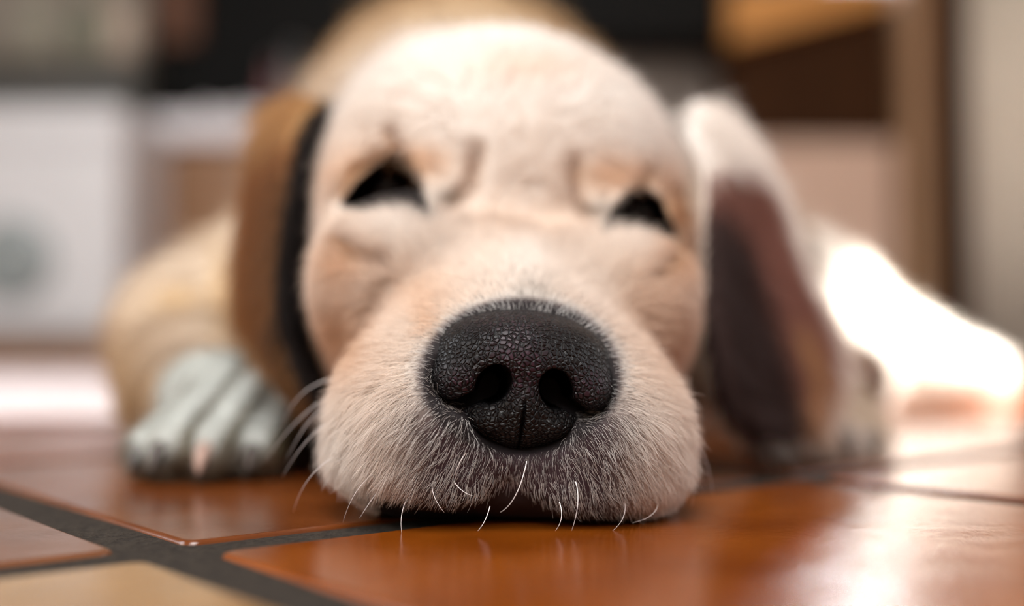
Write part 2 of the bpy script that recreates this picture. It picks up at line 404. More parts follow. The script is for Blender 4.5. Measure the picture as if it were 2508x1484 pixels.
for k in range(2):
    for i in range(nx):
        x = PX(2376, 4.4) + .42 * i / (nx - 1)
        y = 4.42 + .012 * math.sin(i * .75) + k * .012
        for z in (.004, .8, 1.6): vv.append((x, y, z))
for i in range(nx - 1):
    for z in range(2):
        a = i * 3 + z; ff.append([a, a + 3, a + 4, a + 1]); b2 = a + nx * 3; ff.append([b2 + 1, b2 + 4, b2 + 3, b2])
    a = i * 3; ff.append([a, a + nx * 3, a + 3 + nx * 3, a + 3]); a += 2; ff.append([a + 3, a + 3 + nx * 3, a + nx * 3, a])
for a in (0, (nx - 1) * 3):
    for z in range(2): ff.append([a + z, a + z + 1, a + z + 1 + nx * 3, a + z + nx * 3])
tag(mesh_obj('folding_screen', vv, ff, curtain_m), 'tall beige ribbed screen standing on the floor at the right edge', 'screen')

# ------------------------------------------------------------------ distance-field sculpting (centimetres)
class Field:
    def __init__(s, xs, ys, zs):
        s.xs, s.ys, s.zs = [np.asarray(a, dtype=np.float32) for a in (xs, ys, zs)]
        s.F = np.full((len(xs), len(ys), len(zs)), 9.0, dtype=np.float32)
    def sub(s, lo, hi):
        sl = []
        for a, l, h in zip((s.xs, s.ys, s.zs), lo, hi):
            i0 = max(0, np.searchsorted(a, l) - 1); i1 = min(len(a), np.searchsorted(a, h) + 1); sl.append(slice(i0, i1))
        sl = tuple(sl)
        return sl, s.xs[sl[0]][:, None, None], s.ys[sl[1]][None, :, None], s.zs[sl[2]][None, None, :]
    def add(s, sl, d, k, mode):
        f = s.F[sl]
        if mode == '+':
            h = np.clip(.5 + .5 * (f - d) / k, 0, 1); s.F[sl] = f * (1 - h) + d * h - k * h * (1 - h)
        else:
            d = -d; h = np.clip(.5 - .5 * (f - d) / k, 0, 1); s.F[sl] = f * (1 - h) + d * h + k * h * (1 - h)
    def ell(s, c, r, k=1.0, R=None, mode='+'):
        c = np.asarray(c, float); r = np.asarray(r, float); m = max(r) if R is not None else None
        ex = (np.full(3, m) if R is not None else r) + k + 1.2
        sl, X, Y, Z = s.sub(c - ex, c + ex)
        if min(s.F[sl].shape) == 0: return
        X = X - c[0]; Y = Y - c[1]; Z = Z - c[2]
        if R is not None:
            a = X * R[0, 0] + Y * R[1, 0] + Z * R[2, 0]; b = X * R[0, 1] + Y * R[1, 1] + Z * R[2, 1]; g = X * R[0, 2] + Y * R[1, 2] + Z * R[2, 2]
        else: a, b, g = X, Y, Z
        k0 = np.sqrt((a / r[0]) ** 2 + (b / r[1]) ** 2 + (g / r[2]) ** 2)
        k1 = np.sqrt((a / r[0] ** 2) ** 2 + (b / r[1] ** 2) ** 2 + (g / r[2] ** 2) ** 2) + 1e-6
        s.add(sl, (k0 * (k0 - 1) / k1).astype(np.float32), k, mode)
    def cone(s, a, b, r1, r2, k=1.0, mode='+'):
        a = np.asarray(a, float); b = np.asarray(b, float); ex = max(r1, r2) + k + 1.2
        sl, X, Y, Z = s.sub(np.minimum(a, b) - ex, np.maximum(a, b) + ex)
        if min(s.F[sl].shape) == 0: return
        ba = b - a; L2 = float(ba @ ba)
        t = np.clip(((X - a[0]) * ba[0] + (Y - a[1]) * ba[1] + (Z - a[2]) * ba[2]) / L2, 0, 1)
        d = np.sqrt((X - a[0] - t * ba[0]) ** 2 + (Y - a[1] - t * ba[1]) ** 2 + (Z - a[2] - t * ba[2]) ** 2) - (r1 + (r2 - r1) * t)
        s.add(sl, d.astype(np.float32), k, mode)
    def tri(s, A, B, Cc, th, k=.5):
        A, B, Cc = [np.asarray(q, float) for q in (A, B, Cc)]; ex = th + k + 1.0
        lo = np.minimum(np.minimum(A, B), Cc) - ex; hi = np.maximum(np.maximum(A, B), Cc) + ex
        sl, X, Y, Z = s.sub(lo, hi)
        if min(s.F[sl].shape) == 0: return
        p = np.stack(np.broadcast_arrays(X, Y, Z), -1)
        ba, cb, ac = B - A, Cc - B, A - Cc; n = np.cross(ba, ac)
        pa, pb, pc = p - A, p - B, p - Cc
        ins = np.sign(pa @ np.cross(ba, n)) + np.sign(pb @ np.cross(cb, n)) + np.sign(pc @ np.cross(ac, n))
        def seg(pp, e):
            t = np.clip((pp @ e) / (e @ e), 0, 1); q = pp - t[..., None] * e; return (q * q).sum(-1)
        ed = np.minimum(np.minimum(seg(pa, ba), seg(pb, cb)), seg(pc, ac)); pl = (pa @ n) ** 2 / (n @ n)
        s.add(sl, (np.sqrt(np.where(ins < 2, ed, pl)) - th).astype(np.float32), k, '+')
    def mesh(s, smooth=2):
        F = s.F; neg = F < 0
        nx, ny, nz = F.shape
        cnt = np.zeros((nx - 1, ny - 1, nz - 1), dtype=np.int8)
        for i in (0, 1):
            for j in (0, 1):
                for k in (0, 1): cnt += neg[i:nx - 1 + i, j:ny - 1 + j, k:nz - 1 + k]
        I, J, K = np.nonzero((cnt > 0) & (cnt < 8))
        idx = np.full(cnt.shape, -1, dtype=np.int32); idx[I, J, K] = np.arange(len(I))
        acc = np.zeros((len(I), 3)); w = np.zeros(len(I))
        cor = [(i, j, k) for i in (0, 1) for j in (0, 1) for k in (0, 1)]
        val = {c: F[I + c[0], J + c[1], K + c[2]] for c in cor}
        for c in cor:
            for ax in range(3):
                if c[ax]: continue
                d = list(c); d[ax] = 1; d = tuple(d)
                a, b = val[c], val[d]; m = (a < 0) != (b < 0)
                t = np.where(m, a / np.where(m, a - b, 1), 0)
                pos = [None] * 3
                for q, arr, ii in ((0, s.xs, I), (1, s.ys, J), (2, s.zs, K)):
                    p0 = arr[ii + c[q]]; p1 = arr[ii + d[q]]; pos[q] = p0 + (p1 - p0) * t
                acc += np.stack(pos, 1) * m[:, None]; w += m
        V = acc / w[:, None]
        quads = []
        for ax in range(3):
            n0 = [slice(None)] * 3; n1 = [slice(None)] * 3
            u, v2 = [(1, 2), (2, 0), (0, 1)][ax]
            n0[ax] = slice(0, -1); n1[ax] = slice(1, None)
            for q in (u, v2): n0[q] = slice(1, -1); n1[q] = slice(1, -1)
            A = neg[tuple(n0)]; B = neg[tuple(n1)]
            for flip, msk in ((False, A & ~B), (True, ~A & B)):
                g = list(np.nonzero(msk)); g[u] = g[u] + 1; g[v2] = g[v2] + 1
                def cell(du, dv):
                    h = [x.copy() for x in g]; h[u] = h[u] - du; h[v2] = h[v2] - dv; return idx[h[0], h[1], h[2]]
                q4 = np.stack([cell(1, 1), cell(0, 1), cell(0, 0), cell(1, 0)], 1)
                if flip: q4 = q4[:, ::-1]
                quads.append(q4)
        Q = np.concatenate(quads); Q = Q[(Q >= 0).all(1)]
        for _ in range(smooth):
            acc = np.zeros_like(V); n = np.zeros(len(V))
            for a in range(4):
                b = (a + 1) % 4
                np.add.at(acc, Q[:, a], V[Q[:, b]]); np.add.at(n, Q[:, a], 1); np.add.at(acc, Q[:, b], V[Q[:, a]]); np.add.at(n, Q[:, b], 1)
            V = V * .5 + acc / np.maximum(n, 1)[:, None] * .5
        return V, Q
def normals(V, Q):
    a = V[Q[:, 2]] - V[Q[:, 0]]; b = V[Q[:, 3]] - V[Q[:, 1]]; n = np.cross(a, b)
    out = np.zeros_like(V)
    for k in range(4): np.add.at(out, Q[:, k], n)
    return out / (np.linalg.norm(out, axis=1, keepdims=True) + 1e-9)
def axis(segs):
    out = [segs[0][0]]
    for a, b, h in segs:
        n = max(1, int(round((b - a) / h))); out += list(np.linspace(a, b, n + 1)[1:])
    return out

# head frame: rolled a little clockwise, turned a little to the left
ROLL, YAW = math.radians(4.8), math.radians(5.0)
Rr = np.array([[math.cos(ROLL), 0, math.sin(ROLL)], [0, 1, 0], [-math.sin(ROLL), 0, math.cos(ROLL)]])
Ry = np.array([[math.cos(YAW), -math.sin(YAW), 0], [math.sin(YAW), math.cos(YAW), 0], [0, 0, 1]])
RH = Ry @ Rr
OH = np.array([-.02, 28.0, 0.0])
def H(x, y, z): return OH + RH @ np.array([x, y, z], float)
def rot(ax, deg):
    a = math.radians(deg); c, s_ = math.cos(a), math.sin(a)
    return {'x': np.array([[1, 0, 0], [0, c, -s_], [0, s_, c]]), 'y': np.array([[c, 0, s_], [0, 1, 0], [-s_, 0, c]]), 'z': np.array([[c, -s_, 0], [s_, c, 0], [0, 0, 1]])}[ax]

NC = H(0.05, -.1, 3.75)                                                # middle of the nose leather

def sculpt_body():
    f = Field(axis([(-26, -17, .5), (-17, -8.5, .24), (-8.5, 8.5, .145), (8.5, 16, .24), (16, 40, .6)]),
              axis([(26.8, 42, .145), (42, 52, .24), (52, 70, .5), (70, 130, 1.2)]),
              axis([(-.4, 12, .145), (12, 19.5, .2), (19.5, 34, .6)]))
    # trunk
    f.ell((-3, 84, 12.5), (12.5, 36, 15.5), 3)
    f.ell((6, 104, 11), (15, 17, 12), 4)
    f.cone((-2, 64, 12), (0, 46, 9.5), 9.5, 6.6, 3)
    f.ell((-8, 55, 7), (4.2, 6, 6), 2)
    f.cone((-1.2, 48, 6), (-3, 62, 8), 5.6, 8.5, 3)
    # forelegs
    f.ell((-12.8, 64, 7.0), (5.6, 10, 5.6), 2.5)
    f.cone((-17.2, 61, 5.2), (-14.2, 50, 2.9), 4.6, 2.7, 2)
    f.cone((-14.2, 50, 2.9), (-11.4, 45.2, 2.4), 2.6, 1.9, 1.2)
    f.ell((12.5, 68, 8), (5.5, 9, 7), 3)
    f.cone((14.5, 64, 4), (13.4, 52, 2.6), 3.6, 2.2, 1.5)
    f.ell((13.2, 50.8, 2.1), (2.1, 3.0, 1.9), .7)
    # left paw, toes pointing towards the camera and a little out
    toes = [((-12.1, 44.2, 2.6), (-12.95, 40.3, 1.0), .8), ((-11.1, 43.8, 3.2), (-11.95, 39.6, 1.1), .92), ((-9.75, 43.6, 3.2), (-10.4, 39.4, 1.1), .92), ((-8.6, 44.0, 2.7), (-9.0, 40.1, 1.0), .82)]
    for a, b, r_ in toes:
        f.cone(a, b, r_ * .9, r_, .16); f.ell((b[0], b[1] + .1, b[2] - .05), (r_ * .98, r_ * 1.15, r_ * 1.02), .2)
    f.ell((-10.6, 44.8, 1.9), (2.3, 2.4, 1.6), .5)
    f.ell((-6.5, 50, 3), (4.2, 5, 4), 1.5)
    rt = [((11.5, 50.0, 2.2), (11.3, 47.6, .95), .8), ((12.5, 49.6, 2.8), (12.4, 46.9, 1.05), .88), ((13.7, 49.6, 2.8), (13.7, 46.9, 1.05), .88), ((14.7, 50, 2.3), (14.8, 47.6, .95), .8)]
    for a, b, r_ in rt: f.cone(a, b, r_ * .95, r_, .35)
    # hind leg stretched out to the right
    f.cone((12, 92, 10), (24, 92, 8.5), 9, 5.5, 3)
    f.cone((23, 91, 8.5), (31, 90, 4.2), 5.3, 3.6, 2)
    f.cone((31, 90, 3.6), (37, 89, 2.6), 3.6, 2.4, 2)
    f.cone((26, 84, 3), (18.6, 65, 3.0), 2.6, 1.8, 2)
    f.ell((18.7, 62.5, 2.9), (1.7, 2.4, 2.0), 1)
    # skull
    f.ell(H(0, 16.8, 9.7), (7.1, 8.6, 7.2), 1.5, RH)
    f.ell(H(0, 13.2, 11.2), (5.6, 4.6, 4.3), 2.0, RH)
    f.cone(H(0, 20, 11), H(0, 26, 10), 5.6, 6.4, 3)
    for s in (-1, 1):
        f.ell(H(s * 3.5 + (1.05 if s < 0 else 0), 14.0, 6.2), (3.7, 6.6, 5.8), 1.6, RH)        # cheeks
        f.ell(H(s * 2.7, 11.3, 11.6), (2.3, 2.0, 2.2), 1.4, RH)        # brows
        f.ell(H(s * 4.35, 11.6, 9.4), (1.9, 1.9, 1.7), 1.2, RH)        # eye bulge
        f.ell(H(s * 3.9, 9.6, 6.4), (2.5, 4.0, 2.9), 1.4, RH)          # below the eye
    # muzzle
    f.cone(H(0, 3.2, 4.3), H(0, 10.5, 6.7), 1.75, 2.75, 1.6)
    f.ell(H(0, 6.5, 3.6), (3.4, 6.2, 3.3), 1.5, RH)
    for s in (-1, 1):
        f.ell(H(s * 2.4 + (.3 if s < 0 else 0), 4.5, 2.45), (2.85, 4.4, 2.7), 1.8, RH)      # flews
        f.ell(H(s * 2.55 + (.3 if s < 0 else 0), 4.2, 1.25), (2.6, 3.5, 1.6), .8, RH)           # lips squashed on the floor
        f.ell(H(s * 1.3, 2.25, 1.45), (1.75, 1.8, 1.6), .5, RH)     # pads below the nose
    f.ell(H(0, 3.2, 3.8), (2.55, 1.8, 2.1), .5, RH)                    # muzzle end around the nose
    f.ell(H(0, .5, -.1), (1.5, 1.7, .8), .35, RH, '-'); f.ell(H(0, .6, .1), (.7, 1.6, 1.0), .5, RH, '-'); f.ell(H(0, .8, -.05), (3.3, 1.7, .34), .3, RH, '-')                # gap of the mouth
    f.cone(H(0, .4, 2.4), H(0, .55, .3), .05, .1, .12, '-')
    f.ell(H(0, 3.6, .9), (2.2, 2.6, 1.0), .4, RH)                     # lower jaw
    def nn_(x, y, z): return NC + RH @ np.array([x, y, z])             # bed of the nose leather
    f.ell(nn_(0, .1, .43), (2.28, 1.75, 1.30), .25, RH, '-'); f.ell(nn_(0, .1, -.72), (1.42, 1.5, 1.12), .25, RH, '-')
    for s in (-1, 1): f.ell(nn_(s * 1.52, .2, 0), (.88, 1.5, .86), .2, RH, '-')
    # ears
    def ear(rows, th):
        pts = []
        for (a, b, bulge) in rows:
            A, B = P(*a), P(*b); M = P(*bulge) if bulge[0] > 100 else (A + B) / 2 + np.array(bulge); pts.append((A, M, B))
        kp = [pts[0]] + pts + [pts[-1]]; pts = []
        for i in range(1, len(kp) - 2):
            for t in (0, 1 / 3, 2 / 3):
                pts.append([.5 * (2 * kp[i][c] + (kp[i + 1][c] - kp[i - 1][c]) * t + (2 * kp[i - 1][c] - 5 * kp[i][c] + 4 * kp[i + 1][c] - kp[i + 2][c]) * t * t
                            + (3 * kp[i][c] - kp[i - 1][c] - 3 * kp[i + 1][c] + kp[i + 2][c]) * t ** 3) for c in range(3)])
        pts.append(kp[-1])
        for i in range(len(pts) - 1):
            for j in (0, 1):
                p, q, r_, s_ = pts[i][j], pts[i][j + 1], pts[i + 1][j], pts[i + 1][j + 1]
                f.tri(p, q, r_, th, .45); f.tri(q, s_, r_, th, .45)
    ear([((1690, 335, 42.8), (1708, 268, 46.5), (.2, 0, .1)),
         ((1735, 420, 41.8), (1815, 372, 45), (.5, 0, .3)),
         ((1742, 560, 41.0), (1893, 495, 44.2), (.7, .5, 0)),
         ((1748, 720, 40.2), (1958, 680, 43.8), (.8, .7, 0)),
         ((1772, 880, 39.8), (2040, 835, 43.6), (.7, .9, 0)),
         ((1800, 990, 40.0), (2025, 960, 43.0), (.3, .7, 0)),
         ((1860, 1040, 40.4), (1975, 1030, 42.4), (0, .3, 0))], .28)
    ear([((815, 290, 45.0), (775, 268, 47), (795, 280, 45)),
         ((785, 345, 45.0), (672, 300, 46.5), (735, 322, 42.5)),
         ((765, 470, 45.0), (640, 430, 45.8), (702, 455, 41.2)),
         ((758, 640, 44.5), (612, 600, 45.2), (672, 630, 40.6)),
         ((756, 790, 44.0), (610, 740, 44.6), (668, 780, 40.2)),
         ((768, 905, 43.0), (650, 865, 44), (705, 900, 40.0)),
         ((790, 985, 42.0), (722, 960, 42.6), (762, 985, 40.3))], .28)
    # eye openings
    for poly, y0, y1 in EYES:
        pp = [P(a, b, 38.2) for a, b in poly]; lo = np.min(pp, 0) - 1; hi = np.max(pp, 0) + 1; lo[1] = 36; hi[1] = y1
        sl, X, Y, Z = f.sub(lo, hi)
        p = np.stack(np.broadcast_arrays(X, Y, Z), -1); u, v = to_px(p)
        d = poly_sd(u, v, poly) / F_PX * 38.5
        d = np.maximum(d, p[..., 1] - (y1 - .4))
        f.add(sl, d.astype(np.float32), .18, '-')
    # flat underside where it lies on the tiles
    zz = f.zs[None, None, :]; d = .03 - zz
    h = np.clip(.5 - .5 * (f.F - d) / .25, 0, 1); f.F = f.F * (1 - h) + d * h + .25 * h * (1 - h)
    f.F[:, :, 0] = 5; f.F[0] = 5; f.F[-1] = 5; f.F[:, 0] = 5; f.F[:, -1] = 5; f.F[:, :, -1] = 5
    return f.mesh(2)

def poly_sd(u, v, poly):
    d = np.full(u.shape, 1e9); ins = np.zeros(u.shape, bool); n = len(poly)
    for i in range(n):
        (ax, ay), (bx, by) = poly[i], poly[(i + 1) % n]
        ex, ey = bx - ax, by - ay; t = np.clip(((u - ax) * ex + (v - ay) * ey) / (ex * ex + ey * ey), 0, 1)
        d = np.minimum(d, (u - ax - t * ex) ** 2 + (v - ay - t * ey) ** 2)
        c = (ay > v) != (by > v)
        with np.errstate(divide='ignore', invalid='ignore'): xi = ax + (v - ay) * ex / (ey if ey else 1e-9)
        ins ^= c & (u < xi)
    return np.sqrt(d) * np.where(ins, -1, 1)
def line_d(u, v, pts):
    d = np.full(u.shape, 1e9)
    for (ax, ay), (bx, by) in zip(pts[:-1], pts[1:]):
        ex, ey = bx - ax, by - ay; t = np.clip(((u - ax) * ex + (v - ay) * ey) / (ex * ex + ey * ey), 0, 1)
        d = np.minimum(d, np.hypot(u - ax - t * ex, v - ay - t * ey))
    return d
EYES = [([(842, 500), (874, 452), (920, 412), (965, 388), (1002, 412), (1026, 462), (1052, 540), (1022, 522), (985, 512), (915, 518)], 36, 40.6),
        ([(1486, 566), (1510, 512), (1540, 478), (1574, 466), (1616, 494), (1652, 580), (1604, 568), (1560, 560), (1522, 552)], 36, 40.6)]
GROOVES = [  # skin folds: path, half width, depth, brown tint
    ([(955, 325), (975, 385), (1010, 440)], 20, .30, .8), ([(1165, 370), (1150, 450), (1105, 505)], 24, .24, .45),
    ([(838, 480), (862, 418), (925, 382), (975, 385)], 15, .20, .6), ([(845, 585), (888, 622), (945, 640)], 20, .22, .6),
    ([(1408, 400), (1408, 480), (1440, 535)], 22, .22, .4), ([(1592, 415), (1572, 462)], 18, .20, .6),
    ([(1645, 455), (1675, 505), (1662, 590)], 18, .18, .55), ([(1668, 610), (1600, 680)], 22, .2, .35),
    ([(1235, 230), (1262, 340), (1275, 430)], 60, .12, .0), ([(880, 870), (905, 800), (960, 700)], 25, .08, .1)]

Vb, Qb = sculpt_body()
Nb = normals(Vb, Qb)
pu, pv = to_px(Vb)
for path, wd, dp, _t in GROOVES:
    g = np.exp(-(line_d(pu, pv, path) / wd) ** 2) * (Vb[:, 1] < 46) * (Vb[:, 1] > 29)
    Vb = Vb - Nb * (g * dp)[:, None]
Nb = normals(Vb, Qb)

def lerp(a, b, t): return a + (np.asarray(b) - a) * t[:, None]
def sstep(x, a, b): t = np.clip((x - a) / (b - a), 0, 1); return t * t * (3 - 2 * t)
def blob(u, v, cx, cy_, rx, ry): return np.exp(-(((u - cx) / rx) ** 2 + ((v - cy_) / ry) ** 2))
EAR_L = [(810, 240), (640, 250), (570, 560), (570, 760), (640, 900), (740, 1010), (790, 990), (765, 850), (755, 640), (760, 440), (800, 360)]
EAR_R = [(1690, 230), (1735, 440), (1730, 700), (1720, 900), (1715, 1060), (1800, 1100), (1880, 1070), (1990, 1060), (2070, 880), (2000, 700), (1930, 520), (1860, 350), (1740, 240)]
def coat(p, skin, nr=None):
    """colour of the coat (or of the skin under it) at points p, with shade painted into the ears"""
    u, v = to_px(p); y = p[:, 1]; n = len(p)
    cream = np.array([.84, .73, .645]); white = np.array([.87, .83, .79]); tan = np.array([.72, .41, .20]); brown = np.array([.34, .19, .075])
    c = np.tile(cream, (n, 1))
    q = (p - OH) @ RH
    head = (q[:, 1] < 24) & (q[:, 2] < 19) & (np.abs(q[:, 0]) < 9) & (y < 53)
    hf = head.astype(float)
    c = lerp(c, white, hf * .8 * sstep(q[:, 2], 10, 14.5))
    for b in ((1100, 360, 90, 70), (1560, 350, 90, 70), (940, 560, 70, 45), (1580, 610, 60, 45), (1290, 600, 60, 150)): c = lerp(c, white, hf * .45 * blob(u, v, *b))
    for b in ((890, 430, 65, 60, .7), (1030, 400, 80, 45, .6), (1645, 520, 50, 90, .7), (1500, 430, 100, 50, .55), (850, 640, 70, 60, .5), (1640, 650, 60, 60, .45), (840, 820, 90, 110, .6), (1640, 820, 70, 110, .35), (1060, 800, 25, 60, .35), (1300, 540, 130, 50, .25), (1040, 720, 90, 60, .3), (1560, 740, 60, 90, .25), (1290, 170, 150, 40, .25)):
        c = lerp(c, tan, hf * min(1, b[4] * 1.2) * blob(u, v, *b[:4]))
    c = lerp(c, white, hf * .6 * sstep(np.abs(q[:, 0]), 2.5, 4.5) * (1 - sstep(q[:, 2], 1.5, 4)) * (q[:, 1] < 10))
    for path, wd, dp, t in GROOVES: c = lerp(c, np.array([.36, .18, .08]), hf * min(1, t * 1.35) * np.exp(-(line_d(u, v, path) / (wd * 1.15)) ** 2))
    for b in ((1095, 487, 34, 24, .75), (1462, 515, 34, 22, .75), (1010, 470, 40, 50, .5), (1500, 530, 30, 25, .5)): c = lerp(c, np.array([.10, .075, .055]), hf * b[4] * blob(u, v, *b[:4]))
    for poly, a, b in EYES:
        d = poly_sd(u, v, poly); c = lerp(c, np.array([.012, .008, .007]), hf * (1 - sstep(d, 2, 20)) * (q[:, 1] > 7))
    # ears and body
    body = (~head) & (y > 44)
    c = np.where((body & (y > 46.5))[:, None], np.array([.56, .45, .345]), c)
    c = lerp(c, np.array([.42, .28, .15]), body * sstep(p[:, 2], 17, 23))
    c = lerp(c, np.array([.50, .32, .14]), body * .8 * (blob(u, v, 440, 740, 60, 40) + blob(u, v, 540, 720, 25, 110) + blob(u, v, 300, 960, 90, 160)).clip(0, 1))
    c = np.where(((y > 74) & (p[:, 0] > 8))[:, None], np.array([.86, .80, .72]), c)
    paw = (y < 46.5) & (p[:, 0] < -7.6) & (p[:, 2] < 4.6)
    td = np.full(n, 9.0)
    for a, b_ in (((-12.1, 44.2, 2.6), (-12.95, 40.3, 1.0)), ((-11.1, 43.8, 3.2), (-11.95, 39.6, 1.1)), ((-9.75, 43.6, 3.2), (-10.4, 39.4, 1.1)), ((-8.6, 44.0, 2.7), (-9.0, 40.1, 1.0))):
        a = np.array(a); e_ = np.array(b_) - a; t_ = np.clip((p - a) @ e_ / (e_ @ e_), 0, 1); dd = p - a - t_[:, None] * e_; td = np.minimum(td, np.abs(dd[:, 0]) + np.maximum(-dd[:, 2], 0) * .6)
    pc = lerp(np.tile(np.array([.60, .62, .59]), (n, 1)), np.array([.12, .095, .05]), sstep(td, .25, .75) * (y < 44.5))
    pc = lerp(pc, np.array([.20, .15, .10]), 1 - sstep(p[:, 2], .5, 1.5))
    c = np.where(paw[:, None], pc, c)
    for poly in (EAR_L, EAR_R):
        e = (poly_sd(u, v, poly) < (12 if poly is EAR_L else 2)) & (y < 49) & (y > 38.3) & (np.abs(q[:, 0]) > (np.where(v > 820, 5.9, 6.9) if poly is EAR_L else 6.0)) & ((p[:, 0] < 0) == (poly is EAR_L))
        if poly is EAR_L:
            ec = lerp(np.tile(np.array([.26, .10, .028]), (n, 1)), np.array([.46, .26, .11]), np.clip((1 - sstep(v, 290, 400)) + sstep(v, 780, 950) * .5 + (1 - sstep(poly_sd(u, v, [(560, 200), (640, 250), (590, 560), (585, 760), (650, 900), (500, 900)]), 0, 16)) * .8, 0, 1))  # outer rim lighter: curvature shading painted into the ear colour
            ec = lerp(ec, np.array([.13, .065, .025]), .92 * np.exp(-(line_d(u, v, [(745, 380), (715, 470), (690, 640), (690, 800), (735, 940)]) / 50) ** 2) * sstep(v, 330, 430))  # shade on the inward-turning half painted into the ear colour
            if nr is not None: ec = lerp(ec, np.array([.010, .006, .005]), sstep(nr[:, 0], .1, .45))  # shade of the gap beside the cheek painted onto inward faces
        else:
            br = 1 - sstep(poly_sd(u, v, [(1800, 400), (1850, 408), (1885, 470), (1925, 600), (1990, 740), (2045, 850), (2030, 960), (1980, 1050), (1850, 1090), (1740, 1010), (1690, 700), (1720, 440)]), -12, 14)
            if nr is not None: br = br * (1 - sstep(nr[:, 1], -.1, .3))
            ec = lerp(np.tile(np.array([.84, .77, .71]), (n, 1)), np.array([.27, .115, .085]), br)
            ec = lerp(ec, np.array([.014, .008, .008]), br * sstep(v, 430, 560) * (1 - sstep(u - (v - 600) * .33, 1790, 1870)) * .9)  # shade on the inner part of the flap painted into its colour
            ec = lerp(ec, np.array([.50, .27, .13]), .8 * np.exp(-(line_d(u, v, [(1950, 800), (1995, 900), (1975, 1040)]) / 28) ** 2))
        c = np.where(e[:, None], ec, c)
    pad = (y < 70) & (p[:, 0] > 16) & (p[:, 0] < 21)
    c = np.where((pad & (y < 65))[:, None], np.array([.16, .085, .06]), c)
    # dark pigment round the nose leather and on the lips
    dn = np.hypot((u - 1274) / 1.12, (v - 920)); below = sstep(v, 960, 1080)
    lowdark = (1 - sstep(np.abs(u - 1272), 190, 400)) * sstep(v, 900, 1060) * (q[:, 1] < 5)
    ring = np.hypot((u - 1274) / 232, (v - 925) / 182); lowdark = np.maximum(lowdark, (1 - sstep(ring, 1.0, 1.17)) * (q[:, 1] < 5))
    lip = (1 - sstep(q[:, 2], .35, .7)) * (q[:, 1] < 6) * (np.abs(q[:, 0]) < 4)
    if skin:
        c = c * np.where(head, np.where(q[:, 1] < 7, .6, .8), .9)[:, None]
        c = lerp(c, np.array([.036, .019, .027]), hf * np.clip(lowdark * 1.0, 0, 1) * .98)
        c = lerp(c, np.array([.012, .009, .010]), hf * (1 - sstep(ring, 1.0, 1.12)) * (q[:, 1] < 5))
        c = lerp(c, np.array([.018, .010, .010]), hf * lip)
        c = lerp(c, np.array([.02, .012, .012]), hf * (1 - sstep(np.hypot(q[:, 0] / 1.8, (q[:, 2] - .1) / .85), .9, 1.2)) * (q[:, 1] < 4))
    else:
        c = lerp(c, np.array([.60, .60, .60]), hf * lowdark * .85)
        c = lerp(c, np.array([.22, .19, .16]), hf * (blob(u, v, 1300, 735, 45, 30) * .8).clip(0, 1))
    return np.clip(c, 0, 1)

skin_m, nt, b = mat_new('skin_and_undercoat')
at = N(nt, 'ShaderNodeAttribute', attribute_name='Col'); nt.links.new(at.outputs['Color'], b.inputs['Base Color'])
b.inputs['Roughness'].default_value = .75; b.inputs['Specular IOR Level'].default_value = .2
nz = N(nt, 'ShaderNodeTexNoise'); nz.inputs['Scale'].default_value = 260; nz.inputs['Detail'].default_value = 4
tc = N(nt, 'ShaderNodeTexCoord'); bp = N(nt, 'ShaderNodeBump'); bp.inputs['Strength'].default_value = .3; bp.inputs['Distance'].default_value = .001
nt.links.new(tc.outputs['Object'], nz.inputs['Vector']); nt.links.new(nz.outputs['Fac'], bp.inputs['Height']); nt.links.new(bp.outputs[0], b.inputs['Normal'])

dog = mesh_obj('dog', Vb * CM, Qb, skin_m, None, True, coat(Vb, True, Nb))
tag(dog, 'pale golden dog lying with its chin flat on the terracotta floor, eyes half closed', 'dog')

# ------------------------------------------------------------------ nose leather
def sculpt_nose():
    c = NC
    f = Field(axis([(c[0] - 3.3, c[0] + 3.3, .05)]), axis([(26.6, 31.8, .05)]), axis([(c[2] - 2.9, c[2] + 2.6, .05)]))
    def n(x, y, z): return c + RH @ np.array([x, y, z])
    f.ell(n(0, 1.6, .55), (2.32, 1.75, 1.26), .3, RH)
    f.ell(n(0, 2.1, .55), (2.46, 1.8, 1.40), .3, RH)
    f.ell(n(0, 1.55, -.72), (1.5, 1.45, 1.12), .35, RH)
    for s in (-1, 1):
        f.ell(n(s * 1.56, 1.38, -.02), (.86, 1.28, .86), .28, RH @ rot('y', s * 14))
        f.ell(n(s * .75, 1.0, -1.0), (.7, .85, .42), .3, RH)
    f.ell(n(0, 1.05, -.5), (.55, 1.15, 1.0), .3, RH)
    for s in (-1, 1):
        f.ell(n(s * .78, .5, -.08), (.43, 1.35, .55), .12, RH @ rot('y', s * -28), '-')
        f.ell(n(s * 1.18, .6, -.46), (.58, 1.3, .17), .09, RH @ rot('y', s * 24), '-')
        f.ell(n(s * 1.75, 1.3, -.66), (.5, 1.0, .13), .09, RH @ rot('y', s * 4), '-')
    f.cone(n(0, -.14, -.1), n(0, -.09, -.8), .03, .07, .05, '-'); f.cone(n(0, -.09, -.8), n(0, .26, -1.4), .08, .08, .05, '-'); f.cone(n(0, .26, -1.4), n(0, .75, -1.85), .09, .08, .05, '-')
    f.F[:, :, 0] = 5; f.F[0] = 5; f.F[-1] = 5; f.F[:, 0] = 5; f.F[:, -1] = 5; f.F[:, :, -1] = 5
    return f.mesh(1)
Vn, Qn = sculpt_nose()
